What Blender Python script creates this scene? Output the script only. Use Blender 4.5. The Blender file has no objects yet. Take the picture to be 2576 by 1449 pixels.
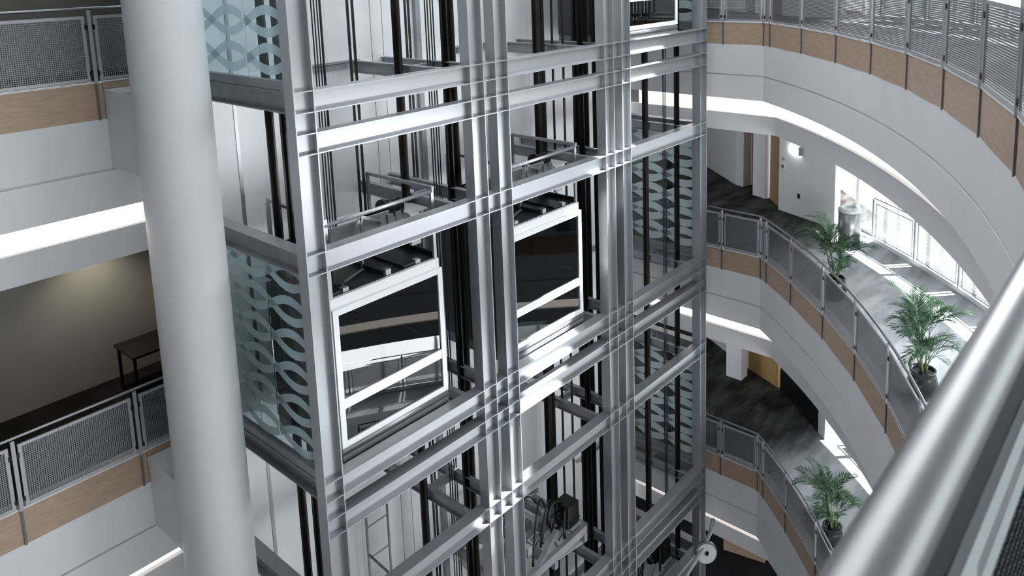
import bpy, math, random
from mathutils import Vector, Matrix
random.seed(7)
sc = bpy.context.scene
COL = sc.collection
H = 5.1                                   # floor to floor
# ------------------------------------------------------------------ camera
cam_d = bpy.data.cameras.new('camera')
cam = bpy.data.objects.new('camera', cam_d); COL.objects.link(cam)
right = Vector((0.65034772, -0.75903938, -0.03011754))
down = Vector((-0.13741644, -0.07856064, -0.98739301))
fwd = Vector((0.74710412, 0.64628744, -0.15539622))
cm = Matrix((right, -down, -fwd)).transposed().to_4x4()
cm.translation = Vector((-4.90963, -8.11917, 1.36058))
cam.matrix_world = cm
cam_d.sensor_width = 36.0
cam_d.lens = 1951.495 / 2576 * 36
cam_d.shift_x = (1288 - 1362.904) / 2576
cam_d.shift_y = (228.064 - 724.5) / 2576
cam_d.clip_start = 0.02
cam_d.dof.use_dof = True
cam_d.dof.focus_distance = 11.0
cam_d.dof.aperture_fstop = 10.0
sc.camera = cam
# ------------------------------------------------------------------ world, sun, daylight, added fill lamps, exposure
w = bpy.data.worlds.new('world'); sc.world = w; w.use_nodes = True
w.node_tree.nodes['Background'].inputs[0].default_value = (0.93, 0.97, 1.0, 1)
w.node_tree.nodes['Background'].inputs[1].default_value = 1.7
SUNDIR = Vector((-0.380, 0.396, -0.835)).normalized()
sl = bpy.data.lights.new('sun', 'SUN'); sl.energy = 24.0; sl.angle = 0.012; sl.color = (1.0, 0.985, 0.96)
so = bpy.data.objects.new('sun', sl); COL.objects.link(so)
so.rotation_euler = SUNDIR.to_track_quat('-Z', 'Y').to_euler()
def area(name, loc, target, sx, sy, power, col):
    l = bpy.data.lights.new(name, 'AREA'); l.shape = 'RECTANGLE'; l.size = sx; l.size_y = sy
    l.energy = power; l.color = col
    o = bpy.data.objects.new(name, l); COL.objects.link(o); o.location = loc
    o.rotation_euler = (Vector(target) - Vector(loc)).to_track_quat('-Z', 'Y').to_euler()
    return o
area('skylight', (4.0, -3.0, 5.1), (4.0, -3.0, -10), 12.0, 9.0, 430, (0.92, 0.955, 1.0))
area('gallery_fill_top', (8.9, -4.7, 3.6), (3.0, 0.5, -3.0), 7.0, 2.6, 300, (0.94, 0.97, 1.0))  # unseen lamp floated over the gallery for light from the right
area('gallery_fill_middle', (7.4, -7.8, -3.5), (3.5, 1.0, -4.6), 5.5, 1.4, 260, (0.94, 0.97, 1.0))  # unseen lamp added at the gallery edge to brighten the shaft
area('gallery_fill_lower', (7.4, -7.8, -8.6), (3.5, 1.0, -9.5), 5.5, 1.4, 260, (0.94, 0.97, 1.0))  # same added fill one level down, also unseen
area('shaft_fill', (5.0, 1.3, 5.25), (5.0, 1.3, -10), 9.6, 2.1, 230, (0.94, 0.97, 1.0))  # unseen lamp added over the shaft to lift its back wall
vs = sc.view_settings
vs.view_transform = 'Standard'; vs.look = 'None'; vs.exposure = 0.42; vs.gamma = 1.0; vs.use_curve_mapping = False

# ------------------------------------------------------------------ materials
def nt(name):
    m = bpy.data.materials.new(name); m.use_nodes = True
    t = m.node_tree; t.nodes.clear()
    return m, t, t.nodes.new('ShaderNodeOutputMaterial')
def pm(name, col, rough=0.5, metal=0.0, var=0.05, scale=6.0, bump=0.0, stretch=None, spec=0.5, coat=0.0):
    m, t, out = nt(name)
    b = t.nodes.new('ShaderNodeBsdfPrincipled')
    tc = t.nodes.new('ShaderNodeTexCoord'); mp = t.nodes.new('ShaderNodeMapping')
    mp.inputs['Scale'].default_value = stretch or (1, 1, 1)
    n = t.nodes.new('ShaderNodeTexNoise'); n.inputs['Scale'].default_value = scale; n.inputs['Detail'].default_value = 4
    t.links.new(tc.outputs['Object'], mp.inputs['Vector']); t.links.new(mp.outputs[0], n.inputs['Vector'])
    r = t.nodes.new('ShaderNodeValToRGB')
    r.color_ramp.elements[0].position = 0.3; r.color_ramp.elements[1].position = 0.7
    r.color_ramp.elements[0].color = tuple(max(0, c * (1 - var)) for c in col) + (1,)
    r.color_ramp.elements[1].color = tuple(min(1, c * (1 + var)) for c in col) + (1,)
    t.links.new(n.outputs[0], r.inputs[0]); t.links.new(r.outputs[0], b.inputs['Base Color'])
    b.inputs['Roughness'].default_value = rough; b.inputs['Metallic'].default_value = metal
    b.inputs['Specular IOR Level'].default_value = spec
    b.inputs['Coat Weight'].default_value = coat
    if bump:
        bp = t.nodes.new('ShaderNodeBump'); bp.inputs['Strength'].default_value = bump; bp.inputs['Distance'].default_value = 0.01
        t.links.new(n.outputs[0], bp.inputs['Height']); t.links.new(bp.outputs[0], b.inputs['Normal'])
    t.links.new(b.outputs[0], out.inputs[0])
    return m
def glassmat(name, tint, ior=1.5, rough=0.01, boost=0.0):
    m, t, out = nt(name)
    tr = t.nodes.new('ShaderNodeBsdfTransparent'); tr.inputs[0].default_value = tint + (1,)
    gl = t.nodes.new('ShaderNodeBsdfGlossy'); gl.inputs['Roughness'].default_value = rough
    fr = t.nodes.new('ShaderNodeFresnel'); fr.inputs[0].default_value = ior
    ad = t.nodes.new('ShaderNodeMath'); ad.operation = 'ADD'; ad.use_clamp = True; ad.inputs[1].default_value = boost
    mx = t.nodes.new('ShaderNodeMixShader')
    ge = t.nodes.new('ShaderNodeNewGeometry'); om = t.nodes.new('ShaderNodeMath'); om.operation = 'SUBTRACT'; om.inputs[0].default_value = 1.0
    ml = t.nodes.new('ShaderNodeMath'); ml.operation = 'MULTIPLY'          # reflect on the entry face only
    t.links.new(ge.outputs['Backfacing'], om.inputs[1]); t.links.new(ad.outputs[0], ml.inputs[0]); t.links.new(om.outputs[0], ml.inputs[1])
    t.links.new(fr.outputs[0], ad.inputs[0]); t.links.new(ml.outputs[0], mx.inputs[0])
    t.links.new(tr.outputs[0], mx.inputs[1]); t.links.new(gl.outputs[0], mx.inputs[2]); t.links.new(mx.outputs[0], out.inputs[0])
    return m
def emis(name, col, s):
    m, t, out = nt(name)
    e = t.nodes.new('ShaderNodeEmission'); e.inputs[0].default_value = col + (1,); e.inputs[1].default_value = s
    t.links.new(e.outputs[0], out.inputs[0]); return m
def perfmat(name, col, pitch, rad, metal=0.6, rough=0.4):
    m, t, out = nt(name)
    tc = t.nodes.new('ShaderNodeTexCoord'); sx = t.nodes.new('ShaderNodeSeparateXYZ')
    t.links.new(tc.outputs['Object'], sx.inputs[0])
    sq = []
    for ax in ('X', 'Z'):
        a = t.nodes.new('ShaderNodeMath'); a.operation = 'DIVIDE'; a.inputs[1].default_value = pitch
        f = t.nodes.new('ShaderNodeMath'); f.operation = 'FRACT'
        s = t.nodes.new('ShaderNodeMath'); s.operation = 'SUBTRACT'; s.inputs[1].default_value = 0.5
        p = t.nodes.new('ShaderNodeMath'); p.operation = 'POWER'; p.inputs[1].default_value = 2
        ab = t.nodes.new('ShaderNodeMath'); ab.operation = 'ABSOLUTE'
        t.links.new(sx.outputs[ax], a.inputs[0]); t.links.new(a.outputs[0], f.inputs[0]); t.links.new(f.outputs[0], s.inputs[0])
        t.links.new(s.outputs[0], ab.inputs[0]); t.links.new(ab.outputs[0], p.inputs[0]); sq.append(p)
    ad = t.nodes.new('ShaderNodeMath'); ad.operation = 'ADD'
    t.links.new(sq[0].outputs[0], ad.inputs[0]); t.links.new(sq[1].outputs[0], ad.inputs[1])
    lt = t.nodes.new('ShaderNodeMath'); lt.operation = 'LESS_THAN'; lt.inputs[1].default_value = rad * rad
    t.links.new(ad.outputs[0], lt.inputs[0])
    b = t.nodes.new('ShaderNodeBsdfPrincipled'); b.inputs['Base Color'].default_value = col + (1,)
    b.inputs['Metallic'].default_value = metal; b.inputs['Roughness'].default_value = rough
    tr = t.nodes.new('ShaderNodeBsdfTransparent'); mx = t.nodes.new('ShaderNodeMixShader')
    t.links.new(lt.outputs[0], mx.inputs[0]); t.links.new(b.outputs[0], mx.inputs[1]); t.links.new(tr.outputs[0], mx.inputs[2])
    t.links.new(mx.outputs[0], out.inputs[0]); return m
def frostmat(name, col, op):
    m, t, out = nt(name)
    d = t.nodes.new('ShaderNodeBsdfDiffuse'); d.inputs[0].default_value = col + (1,)
    tl = t.nodes.new('ShaderNodeBsdfTranslucent'); tl.inputs[0].default_value = col + (1,)
    m1 = t.nodes.new('ShaderNodeMixShader'); m1.inputs[0].default_value = 0.4
    t.links.new(d.outputs[0], m1.inputs[1]); t.links.new(tl.outputs[0], m1.inputs[2])
    tr = t.nodes.new('ShaderNodeBsdfTransparent'); mx = t.nodes.new('ShaderNodeMixShader'); mx.inputs[0].default_value = op
    t.links.new(tr.outputs[0], mx.inputs[1]); t.links.new(m1.outputs[0], mx.inputs[2]); t.links.new(mx.outputs[0], out.inputs[0])
    return m

WHITE = pm('white_plaster', (0.72, 0.725, 0.74), 0.7, var=0.02, scale=2)
COLW = pm('column_paint', (0.70, 0.70, 0.715), 0.45, var=0.025, scale=1.2, spec=0.4)
WALLP = pm('shaft_wall_panel', (0.84, 0.85, 0.87), 0.45, var=0.03, scale=1.5)
JOINT = pm('joint_dark', (0.03, 0.03, 0.035), 0.8)
WOOD = pm('maple_veneer', (0.42, 0.305, 0.22), 0.45, var=0.10, scale=3.0, stretch=(1.5, 1.5, 8))
DOORW = pm('door_veneer', (0.40, 0.24, 0.12), 0.5, var=0.12, scale=4, stretch=(6, 6, 0.7))
STEEL = pm('grey_steel_paint', (0.41, 0.42, 0.445), 0.38, metal=0.75, var=0.03, scale=3)
STEELD = pm('dark_grey_steel', (0.16, 0.165, 0.175), 0.42, metal=0.4, var=0.12, scale=5)
STEELM = pm('mid_grey_steel', (0.30, 0.31, 0.33), 0.4, metal=0.4, var=0.08, scale=5)
BLACK = pm('black_greased_steel', (0.014, 0.013, 0.012), 0.35, metal=0.5, var=0.3, scale=9)
BRONZE = pm('oily_brown_steel', (0.05, 0.044, 0.04), 0.34, metal=0.7, var=0.4, scale=7, stretch=(1, 1, 0.2))
ROPE = pm('wire_rope', (0.012, 0.012, 0.013), 0.5, metal=0.3, var=0.2, scale=60)
RAILST = pm('brushed_stainless', (0.36, 0.36, 0.37), 0.34, metal=1.0, var=0.03, scale=40, stretch=(1, 1, 1))
PANELF = pm('panel_frame_steel', (0.42, 0.42, 0.44), 0.4, metal=0.5, var=0.04)
PERF = perfmat('perforated_sheet', (0.23, 0.235, 0.25), 0.024, 0.33)
PERFO = perfmat('pale_perforated_sheet', (0.72, 0.73, 0.75), 0.03, 0.36, metal=0.1, rough=0.6)
SLAT = pm('grey_slat', (0.17, 0.17, 0.175), 0.7)
HEX = pm('hex_mesh_dark', (0.05, 0.05, 0.055), 0.35, metal=0.8, var=0.1)
WHITEF = pm('white_aluminium', (0.76, 0.77, 0.79), 0.3, metal=0.1, var=0.02)
GLASSC = glassmat('car_glass', (0.42, 0.46, 0.46), 1.5, 0.008, 0.02)
GLASSS = glassmat('side_glass', (0.78, 0.86, 0.87), 1.5, 0.008, 0.02)
GLASSW = glassmat('window_glass', (0.95, 0.98, 0.98), 1.4, 0.01)
FROST = frostmat('frosted_film', (0.66, 0.77, 0.80), 0.62)
FROSTR = frostmat('dense_frosted_film', (0.78, 0.85, 0.87), 0.8)
DARKIN = pm('cab_lining', (0.035, 0.035, 0.036), 0.35, var=0.15)
ROOFD = pm('oily_roof_sheet', (0.035, 0.036, 0.038), 0.35, metal=0.5, var=0.4, scale=4, bump=0.15)
CARPET = pm('streaked_carpet', (0.36, 0.37, 0.385), 0.95, var=0.28, scale=1.3, stretch=(0.8, 2.4, 1), spec=0.1)
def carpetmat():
    m, t, out = nt('carpet_tone_shade_blend')
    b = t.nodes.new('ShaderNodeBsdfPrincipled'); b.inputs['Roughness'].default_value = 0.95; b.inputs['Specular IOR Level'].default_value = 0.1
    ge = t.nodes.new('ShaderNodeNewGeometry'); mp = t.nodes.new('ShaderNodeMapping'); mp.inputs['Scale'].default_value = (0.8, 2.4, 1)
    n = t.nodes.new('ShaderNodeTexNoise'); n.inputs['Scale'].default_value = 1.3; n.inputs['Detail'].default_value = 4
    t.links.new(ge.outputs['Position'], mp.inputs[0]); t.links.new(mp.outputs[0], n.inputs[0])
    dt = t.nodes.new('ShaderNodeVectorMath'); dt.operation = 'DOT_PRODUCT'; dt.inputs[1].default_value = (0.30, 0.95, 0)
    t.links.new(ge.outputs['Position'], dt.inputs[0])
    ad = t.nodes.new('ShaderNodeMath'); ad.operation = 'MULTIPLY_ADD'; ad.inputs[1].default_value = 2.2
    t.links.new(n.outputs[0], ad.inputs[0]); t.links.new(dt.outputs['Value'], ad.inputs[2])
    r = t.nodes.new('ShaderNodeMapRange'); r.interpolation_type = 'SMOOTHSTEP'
    r.inputs['From Min'].default_value = 2.6; r.inputs['From Max'].default_value = 3.8     # two carpet tones; soft blend puts lobby shade into the colour
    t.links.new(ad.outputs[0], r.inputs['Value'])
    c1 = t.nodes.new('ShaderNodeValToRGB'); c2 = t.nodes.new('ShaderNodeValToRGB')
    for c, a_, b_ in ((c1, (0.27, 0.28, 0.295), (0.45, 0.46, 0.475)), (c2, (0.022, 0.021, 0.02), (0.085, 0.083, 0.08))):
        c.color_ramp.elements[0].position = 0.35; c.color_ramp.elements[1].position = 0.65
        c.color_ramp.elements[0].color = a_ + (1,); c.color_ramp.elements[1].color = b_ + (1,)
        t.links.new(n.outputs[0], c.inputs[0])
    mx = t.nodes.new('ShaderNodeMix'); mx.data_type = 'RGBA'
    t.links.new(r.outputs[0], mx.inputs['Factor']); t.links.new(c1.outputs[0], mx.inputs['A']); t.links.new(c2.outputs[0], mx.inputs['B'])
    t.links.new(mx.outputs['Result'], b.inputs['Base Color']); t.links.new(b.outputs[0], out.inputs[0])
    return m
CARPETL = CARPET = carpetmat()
CARPETD = pm('black_carpet', (0.02, 0.02, 0.021), 0.95, var=0.3, scale=2, spec=0.1)
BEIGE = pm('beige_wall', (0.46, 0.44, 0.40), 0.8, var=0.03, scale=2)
COVE = emis('cove_diffuser', (1.0, 0.93, 0.86), 2.3)
LAMPW = emis('lamp_white', (1.0, 1.0, 0.93), 6.0)
LEAF = pm('palm_leaf', (0.06, 0.125, 0.06), 0.4, var=0.4, scale=7)
LEAF2 = pm('palm_leaf_dark', (0.03, 0.085, 0.035), 0.4, var=0.4, scale=7)
STEMM = pm('palm_stem', (0.12, 0.15, 0.06), 0.6, var=0.3, scale=12)
POT = pm('black_glazed_pot', (0.008, 0.008, 0.009), 0.2, var=0.2, spec=0.4)
SOIL = pm('soil', (0.03, 0.02, 0.015), 0.95, var=0.4, scale=30)
CABLE = pm('black_cable', (0.01, 0.01, 0.01), 0.45, var=0.2)
YELL = pm('yellow_tag', (0.55, 0.33, 0.04), 0.5)
PALEP = pm('pale_sheet', (0.62, 0.65, 0.67), 0.3, metal=0.2, var=0.08, scale=2)
BLACKG = pm('black_glass', (0.012, 0.012, 0.013), 0.25, var=0.2)

# ------------------------------------------------------------------ mesh helpers
def top(o):
    while o.parent: o = o.parent
    return o
class M:
    def __init__(s): s.v = []; s.f = []
    def box(s, x0, x1, y0, y1, z0, z1):
        n = len(s.v)
        s.v += [(x0, y0, z0), (x1, y0, z0), (x1, y1, z0), (x0, y1, z0), (x0, y0, z1), (x1, y0, z1), (x1, y1, z1), (x0, y1, z1)]
        s.f += [tuple(n + i for i in q) for q in ((0, 3, 2, 1), (4, 5, 6, 7), (0, 1, 5, 4), (1, 2, 6, 5), (2, 3, 7, 6), (3, 0, 4, 7))]
        return s
    def bar(s, a, b, wx, wz, up=(0, 0, 1)):
        a = Vector(a); b = Vector(b); d = (b - a).normalized(); u = Vector(up)
        r = d.cross(u)
        if r.length < 1e-4: r = d.cross(Vector((1, 0, 0)))
        r.normalize(); u = r.cross(d).normalized()
        n = len(s.v)
        for p in (a, b):
            for i, j in ((-1, -1), (1, -1), (1, 1), (-1, 1)):
                s.v.append(tuple(p + r * (i * wx / 2) + u * (j * wz / 2)))
        s.f += [tuple(n + i for i in q) for q in ((0, 1, 2, 3), (7, 6, 5, 4), (0, 4, 5, 1), (1, 5, 6, 2), (2, 6, 7, 3), (3, 7, 4, 0))]
        return s
    def prism(s, poly, z0, z1):
        n = len(s.v); k = len(poly)
        s.v += [(x, y, z0) for x, y in poly] + [(x, y, z1) for x, y in poly]
        s.f.append(tuple(n + i for i in range(k - 1, -1, -1))); s.f.append(tuple(n + k + i for i in range(k)))
        for i in range(k):
            j = (i + 1) % k; s.f.append((n + i, n + j, n + k + j, n + k + i))
        return s
    def tube(s, path, r, n=8, cap=True):
        pts = [Vector(p) for p in path]; k0 = len(s.v)
        prev = None
        for i, p in enumerate(pts):
            d = (pts[min(i + 1, len(pts) - 1)] - pts[max(i - 1, 0)]).normalized()
            if prev is None:
                a = d.cross(Vector((0, 0, 1)))
                if a.length < 1e-3: a = d.cross(Vector((1, 0, 0)))
            else: a = prev - d * prev.dot(d)
            a.normalize(); b = d.cross(a); prev = a
            rr = r[i] if isinstance(r, (list, tuple)) else r
            for q in range(n):
                t = 2 * math.pi * q / n
                s.v.append(tuple(p + a * (rr * math.cos(t)) + b * (rr * math.sin(t))))
        for i in range(len(pts) - 1):
            for q in range(n):
                q2 = (q + 1) % n
                s.f.append((k0 + i * n + q, k0 + i * n + q2, k0 + (i + 1) * n + q2, k0 + (i + 1) * n + q))
        if cap:
            s.f.append(tuple(k0 + q for q in range(n - 1, -1, -1)))
            s.f.append(tuple(k0 + (len(pts) - 1) * n + q for q in range(n)))
        return s
    def lathe(s, prof, c, n=24):
        k0 = len(s.v)
        for r, z in prof:
            for q in range(n):
                t = 2 * math.pi * q / n; s.v.append((c[0] + r * math.cos(t), c[1] + r * math.sin(t), c[2] + z))
        for i in range(len(prof) - 1):
            for q in range(n):
                q2 = (q + 1) % n
                s.f.append((k0 + i * n + q, k0 + i * n + q2, k0 + (i + 1) * n + q2, k0 + (i + 1) * n + q))
        s.f.append(tuple(k0 + q for q in range(n - 1, -1, -1)))
        s.f.append(tuple(k0 + (len(prof) - 1) * n + q for q in range(n)))
        return s
    def sweep(s, path, prof, z=0.0, sgn=-1):
        k0 = len(s.v); n = len(path); k = len(prof)
        for i in range(n):
            p = Vector(path[i]); ns = []
            for a, b in ((i - 1, i), (i, i + 1)):
                if a >= 0 and b < n:
                    d = (Vector(path[b]) - Vector(path[a])).normalized(); ns.append(Vector((d.y, -d.x)) * sgn)
            m = sum(ns, Vector((0, 0))); m.normalize(); m = m / max(0.3, m.dot(ns[0]))
            for o, zz in prof: s.v.append((p.x + m.x * o, p.y + m.y * o, z + zz))
        for i in range(n - 1):
            for q in range(k):
                q2 = (q + 1) % k
                s.f.append((k0 + i * k + q, k0 + i * k + q2, k0 + (i + 1) * k + q2, k0 + (i + 1) * k + q))
        s.f.append(tuple(k0 + q for q in range(k - 1, -1, -1))); s.f.append(tuple(k0 + (n - 1) * k + q for q in range(k)))
        return s
    def mesh(s, name, mat, base=(0, 0, 0), smooth=False):
        me = bpy.data.meshes.new(name)
        me.from_pydata([(x - base[0], y - base[1], z - base[2]) for x, y, z in s.v], [], s.f)
        me.validate(); me.update()
        me.materials.append(mat)
        import bmesh
        bm = bmesh.new(); bm.from_mesh(me); bmesh.ops.recalc_face_normals(bm, faces=bm.faces); bm.to_mesh(me); bm.free()
        if smooth:
            me.polygons.foreach_set('use_smooth', [len(p.vertices) <= 4 for p in me.polygons]); me.update()
        return me
    def build(s, name, mat, parent=None, smooth=False, label=None):
        base = tuple(top(parent).location) if parent else (0, 0, 0)
        o = bpy.data.objects.new(name, s.mesh(name, mat, base, smooth)); COL.objects.link(o)
        if parent: o.parent = parent
        if label: o['label'] = label
        return o
def tag(o, label, cat, group=None, kind=None):
    o['label'] = label; o['category'] = cat
    if group: o['group'] = group
    if kind: o['kind'] = kind
    return o
def thing(name, label, cat, loc=(0, 0, 0), group=None, kind=None):
    o = bpy.data.objects.new(name, None); COL.objects.link(o); o.location = loc; o.empty_display_size = 0.2
    return tag(o, label, cat, group, kind)
def inst(name, me, parent, loc=(0, 0, 0), rz=0.0):
    o = bpy.data.objects.new(name, me); COL.objects.link(o); o.parent = parent; o.location = loc; o.rotation_euler = (0, 0, rz); return o
def copy_tree(o, parent=None):
    c = o.copy(); COL.objects.link(c); c.parent = parent
    for ch in list(o.children): copy_tree(ch, c)
    return c

# ------------------------------------------------------------------ plan of the atrium
CC = Vector((-3.827, 9.855)); RI = 17.872
def arc(th, off=0.0):
    a = math.radians(th); return (CC.x + (RI + off) * math.cos(a), CC.y + (RI + off) * math.sin(a))
XS = 10.27; YW = 2.5; TH0 = -37.9
def thr(a, b, st=1.0):
    n = max(2, int(abs(b - a) / st) + 1); return [a + (b - a) * i / (n - 1) for i in range(n)]
INNER = [(XS, YW + 0.1)] + [arc(t) for t in thr(TH0, -106, 0.9)]
YL = 2.46
LEFT = [(-9.4, YL), (-0.37, YL)]; LEFT2 = [(-9.4, YL), (-0.2, YL)]
LEVEL = {0: 'top', 1: 'middle', 2: 'lower', 3: 'ground'}

# ---- floors, fascias, soffits per level
FASC = [(0.045, 0.10), (0.045, -0.36), (0.0, -0.36), (0.0, -1.0), (0.03, -1.0), (0.03, -1.035), (0.0, -1.035), (0.0, -1.54),
        (0.14, -1.54), (0.14, -0.34), (0.20, -0.34), (0.20, 0.10)]
BAND2 = [(0.36, -1.93), (0.36, -2.33), (0.44, -2.33), (0.44, -1.93)]
SOFF = [(0.14, -1.50), (0.14, -1.56), (1.04, -1.56), (1.04, -1.50)]
COVEP = [(0.94, -1.57), (0.94, -2.29), (0.98, -2.29), (0.98, -1.57)]
for k in range(3):
    z = -H * k; L = LEVEL[k]
    tag(M().sweep(INNER, FASC, z).build('trim_%d' % (1 + k), WHITE), 'white curved balcony edge band with shadow groove, %s level on the right' % L, 'balcony edge', kind='structure')
    tag(M().sweep(INNER, BAND2, z).build('trim_%d' % (11 + k), WHITE), 'white curved drop band below the light cove under the %s right balcony' % L, 'soffit band', kind='structure')
    tag(M().sweep(LEFT, FASC, z).build('trim_%d' % (21 + k), WHITE), 'white straight balcony edge band with shadow groove, %s level on the left' % L, 'balcony edge', kind='structure')
    tag(M().sweep(LEFT2, BAND2, z).build('trim_%d' % (31 + k), WHITE), 'white straight drop band below the light cove under the %s left balcony' % L, 'soffit band', kind='structure')
    # floor slabs
    outer = [arc(t, 3.3) for t in thr(TH0 + 2.4, -106, 1.5)]
    inn = [arc(t, 0.2) for t in thr(-106, TH0, 1.5)]
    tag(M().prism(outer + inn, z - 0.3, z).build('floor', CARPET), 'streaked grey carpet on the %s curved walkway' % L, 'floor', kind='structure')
    oc = arc(TH0 - 1, 3.3)
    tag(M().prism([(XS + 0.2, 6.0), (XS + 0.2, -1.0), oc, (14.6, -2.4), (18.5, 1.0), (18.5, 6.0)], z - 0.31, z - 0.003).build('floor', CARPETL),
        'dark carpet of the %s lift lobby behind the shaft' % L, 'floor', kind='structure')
    tag(M().box(-9.4, 1.3, YL + 0.2, 5.12, z - 0.3, z).build('floor', CARPETD), 'black floor of the %s left corridor' % L, 'floor', kind='structure')
    # ceilings (soffit behind the cove)
    outer = [arc(t, 3.3) for t in thr(TH0 - 2, -106, 1.5)]
    inn = [arc(t, 0.44) for t in thr(-106, TH0, 1.5)]
    tag(M().prism(outer + inn, z - 2.33, z - 2.295).build('ceiling', WHITE), 'white ceiling over the walkway under the %s right balcony' % L, 'ceiling', kind='structure')
    tag(M().prism([(XS + 0.44, 6.0), (XS + 0.44, -0.9), oc, (14.6, -2.4), (18.5, 1.0), (18.5, 6.0)], z - 2.335, z - 2.30).build('ceiling', WHITE), 'white ceiling of the lobby under the %s right balcony' % L, 'ceiling', kind='structure')
    tag(M().box(-9.4, 1.3, YL + 0.44, 5.12, z - 2.33, z - 2.295).build('ceiling', WHITE), 'white ceiling of the corridor under the %s left balcony' % L, 'ceiling', kind='structure')
    tag(M().sweep(INNER, SOFF, z).build('ceiling', WHITE), 'white top of the light cove under the %s right balcony' % L, 'ceiling', kind='structure')
    tag(M().sweep([(-9.4, YL), (-0.4, YL)], SOFF, z).build('ceiling', WHITE), 'white top of the light cove under the %s left balcony' % L, 'ceiling', kind='structure')
    tag(M().sweep(INNER, COVEP, z).build('cove_light', COVE), 'glowing white light cove strip under the %s right balcony' % L, 'light', 'cove lights')
    tag(M().sweep([(-9.3, YL), (-0.25, YL)], COVEP, z).build('cove_light', COVE), 'glowing white light cove strip under the %s left balcony' % L, 'light', 'cove lights')
tag(M().prism([(-9.5, 6.0)] + [arc(t, 3.3) for t in thr(-106, -36, 2)] + [(18.5, 1.0), (18.5, 6.0)], -15.6, -15.3).build('floor', CARPETD), 'dark ground floor at the bottom of the atrium', 'floor', kind='structure')

# ---- roof with a slot added to shape the sun band, enclosing walls
ZR = 5.35
rf = M(); sA = (9.7, 11.1, -2.4); sB = (8.3, 9.56, -6.8)
def outy(y): return CC.x + math.sqrt((RI + 3.5) ** 2 - (y - CC.y) ** 2)
rf.box(-12, 19, sA[2], 8, ZR, ZR + 0.3)
rf.prism([(-12, sB[2]), (sB[0], sB[2]), (sA[0], sA[2]), (-12, sA[2])], ZR, ZR + 0.3)
rf.prism([(sB[1], sB[2])] + [(outy(sB[2] + (sA[2] - sB[2]) * i / 10), sB[2] + (sA[2] - sB[2]) * i / 10) for i in range(11)] + [(sA[1], sA[2])], ZR, ZR + 0.3)
rf.prism([(-12, sB[2])] + [arc(t, 3.5) for t in thr(-113, -52.0, 2)] + [(outy(sB[2]), sB[2])], ZR, ZR + 0.3)
tag(rf.build('ceiling', WHITE), 'white atrium roof with an added sun slot, above the frame', 'ceiling', kind='structure')
tag(M().box(-9.7, -9.4, -12, 5.7, -15.6, ZR).build('wall_left', pm('low_bounce_grey', (0.2, 0.2, 0.21), 0.7)), 'dark low-bounce end wall left of the frame', 'wall', kind='structure')  # out of view; kept dark to cut light bounced onto the steel
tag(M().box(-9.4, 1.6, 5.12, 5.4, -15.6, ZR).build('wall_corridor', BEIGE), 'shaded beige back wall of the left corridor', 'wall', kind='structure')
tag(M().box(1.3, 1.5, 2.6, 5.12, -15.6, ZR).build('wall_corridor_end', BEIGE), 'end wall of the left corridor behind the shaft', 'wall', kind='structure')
tag(M().box(10.3, 18.8, 6.0, 6.2, -15.6, ZR).build('wall_lobby', WHITE), 'far white wall of the lift lobby', 'wall', kind='structure')
tag(M().box(18.5, 18.8, 0.9, 6.0, -15.6, ZR).build('wall_lobby_end', WHITE), 'end wall of the lift lobby', 'wall', kind='structure')
def seg(m, p, q, th, z0, z1, side=1):
    p = Vector(p); q = Vector(q); d = (q - p).normalized(); n = Vector((d.y, -d.x)) * th * side
    return m.prism([tuple(p), tuple(q), tuple(q + n), tuple(p + n)], z0, z1)
# ---- outer gallery windows, with unseen solid wall added above to trim the sun
nwin = 0
for k in range(3):
    z = -H * k; L = LEVEL[k]; t0 = -33.9
    ztop = (z + H - 0.3) if k else ZR
    m = M().sweep([arc(t) for t in thr(t0, -106, 1.0)], [(3.3, 2.15), (3.3, ztop - z), (3.5, ztop - z), (3.5, 2.15)], z)
    m.sweep([arc(t) for t in thr(t0, -106, 1.0)], [(3.3, -0.3), (3.3, 0.08), (3.5, 0.08), (3.5, -0.3)], z)
    tag(m.build('wall_gallery', WHITE), 'white outer gallery wall added above the low windows to trim the sun, %s level' % L, 'wall', kind='structure')
    th = t0; n = 0
    while th > -104:
        nwin += 1
        w_ = thing('window_%d' % nwin, 'sunlit low window behind the outer railing of the %s gallery' % L, 'window', arc(th, 3.35) + (z,), 'low windows of the %s gallery' % L, kind='structure')
        a = arc(th, 3.35); b = arc(th - 4.0, 3.35)
        M().bar(a + (z + 0.08,), a + (z + 2.15,), 0.07, 0.1, up=(1, 0, 0)).build('mullion', WHITEF, w_)
        seg(M(), a, b, 0.012, z + 0.08, z + 2.15).build('pane', GLASSW, w_)
        th -= 4.0; n += 1
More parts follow.
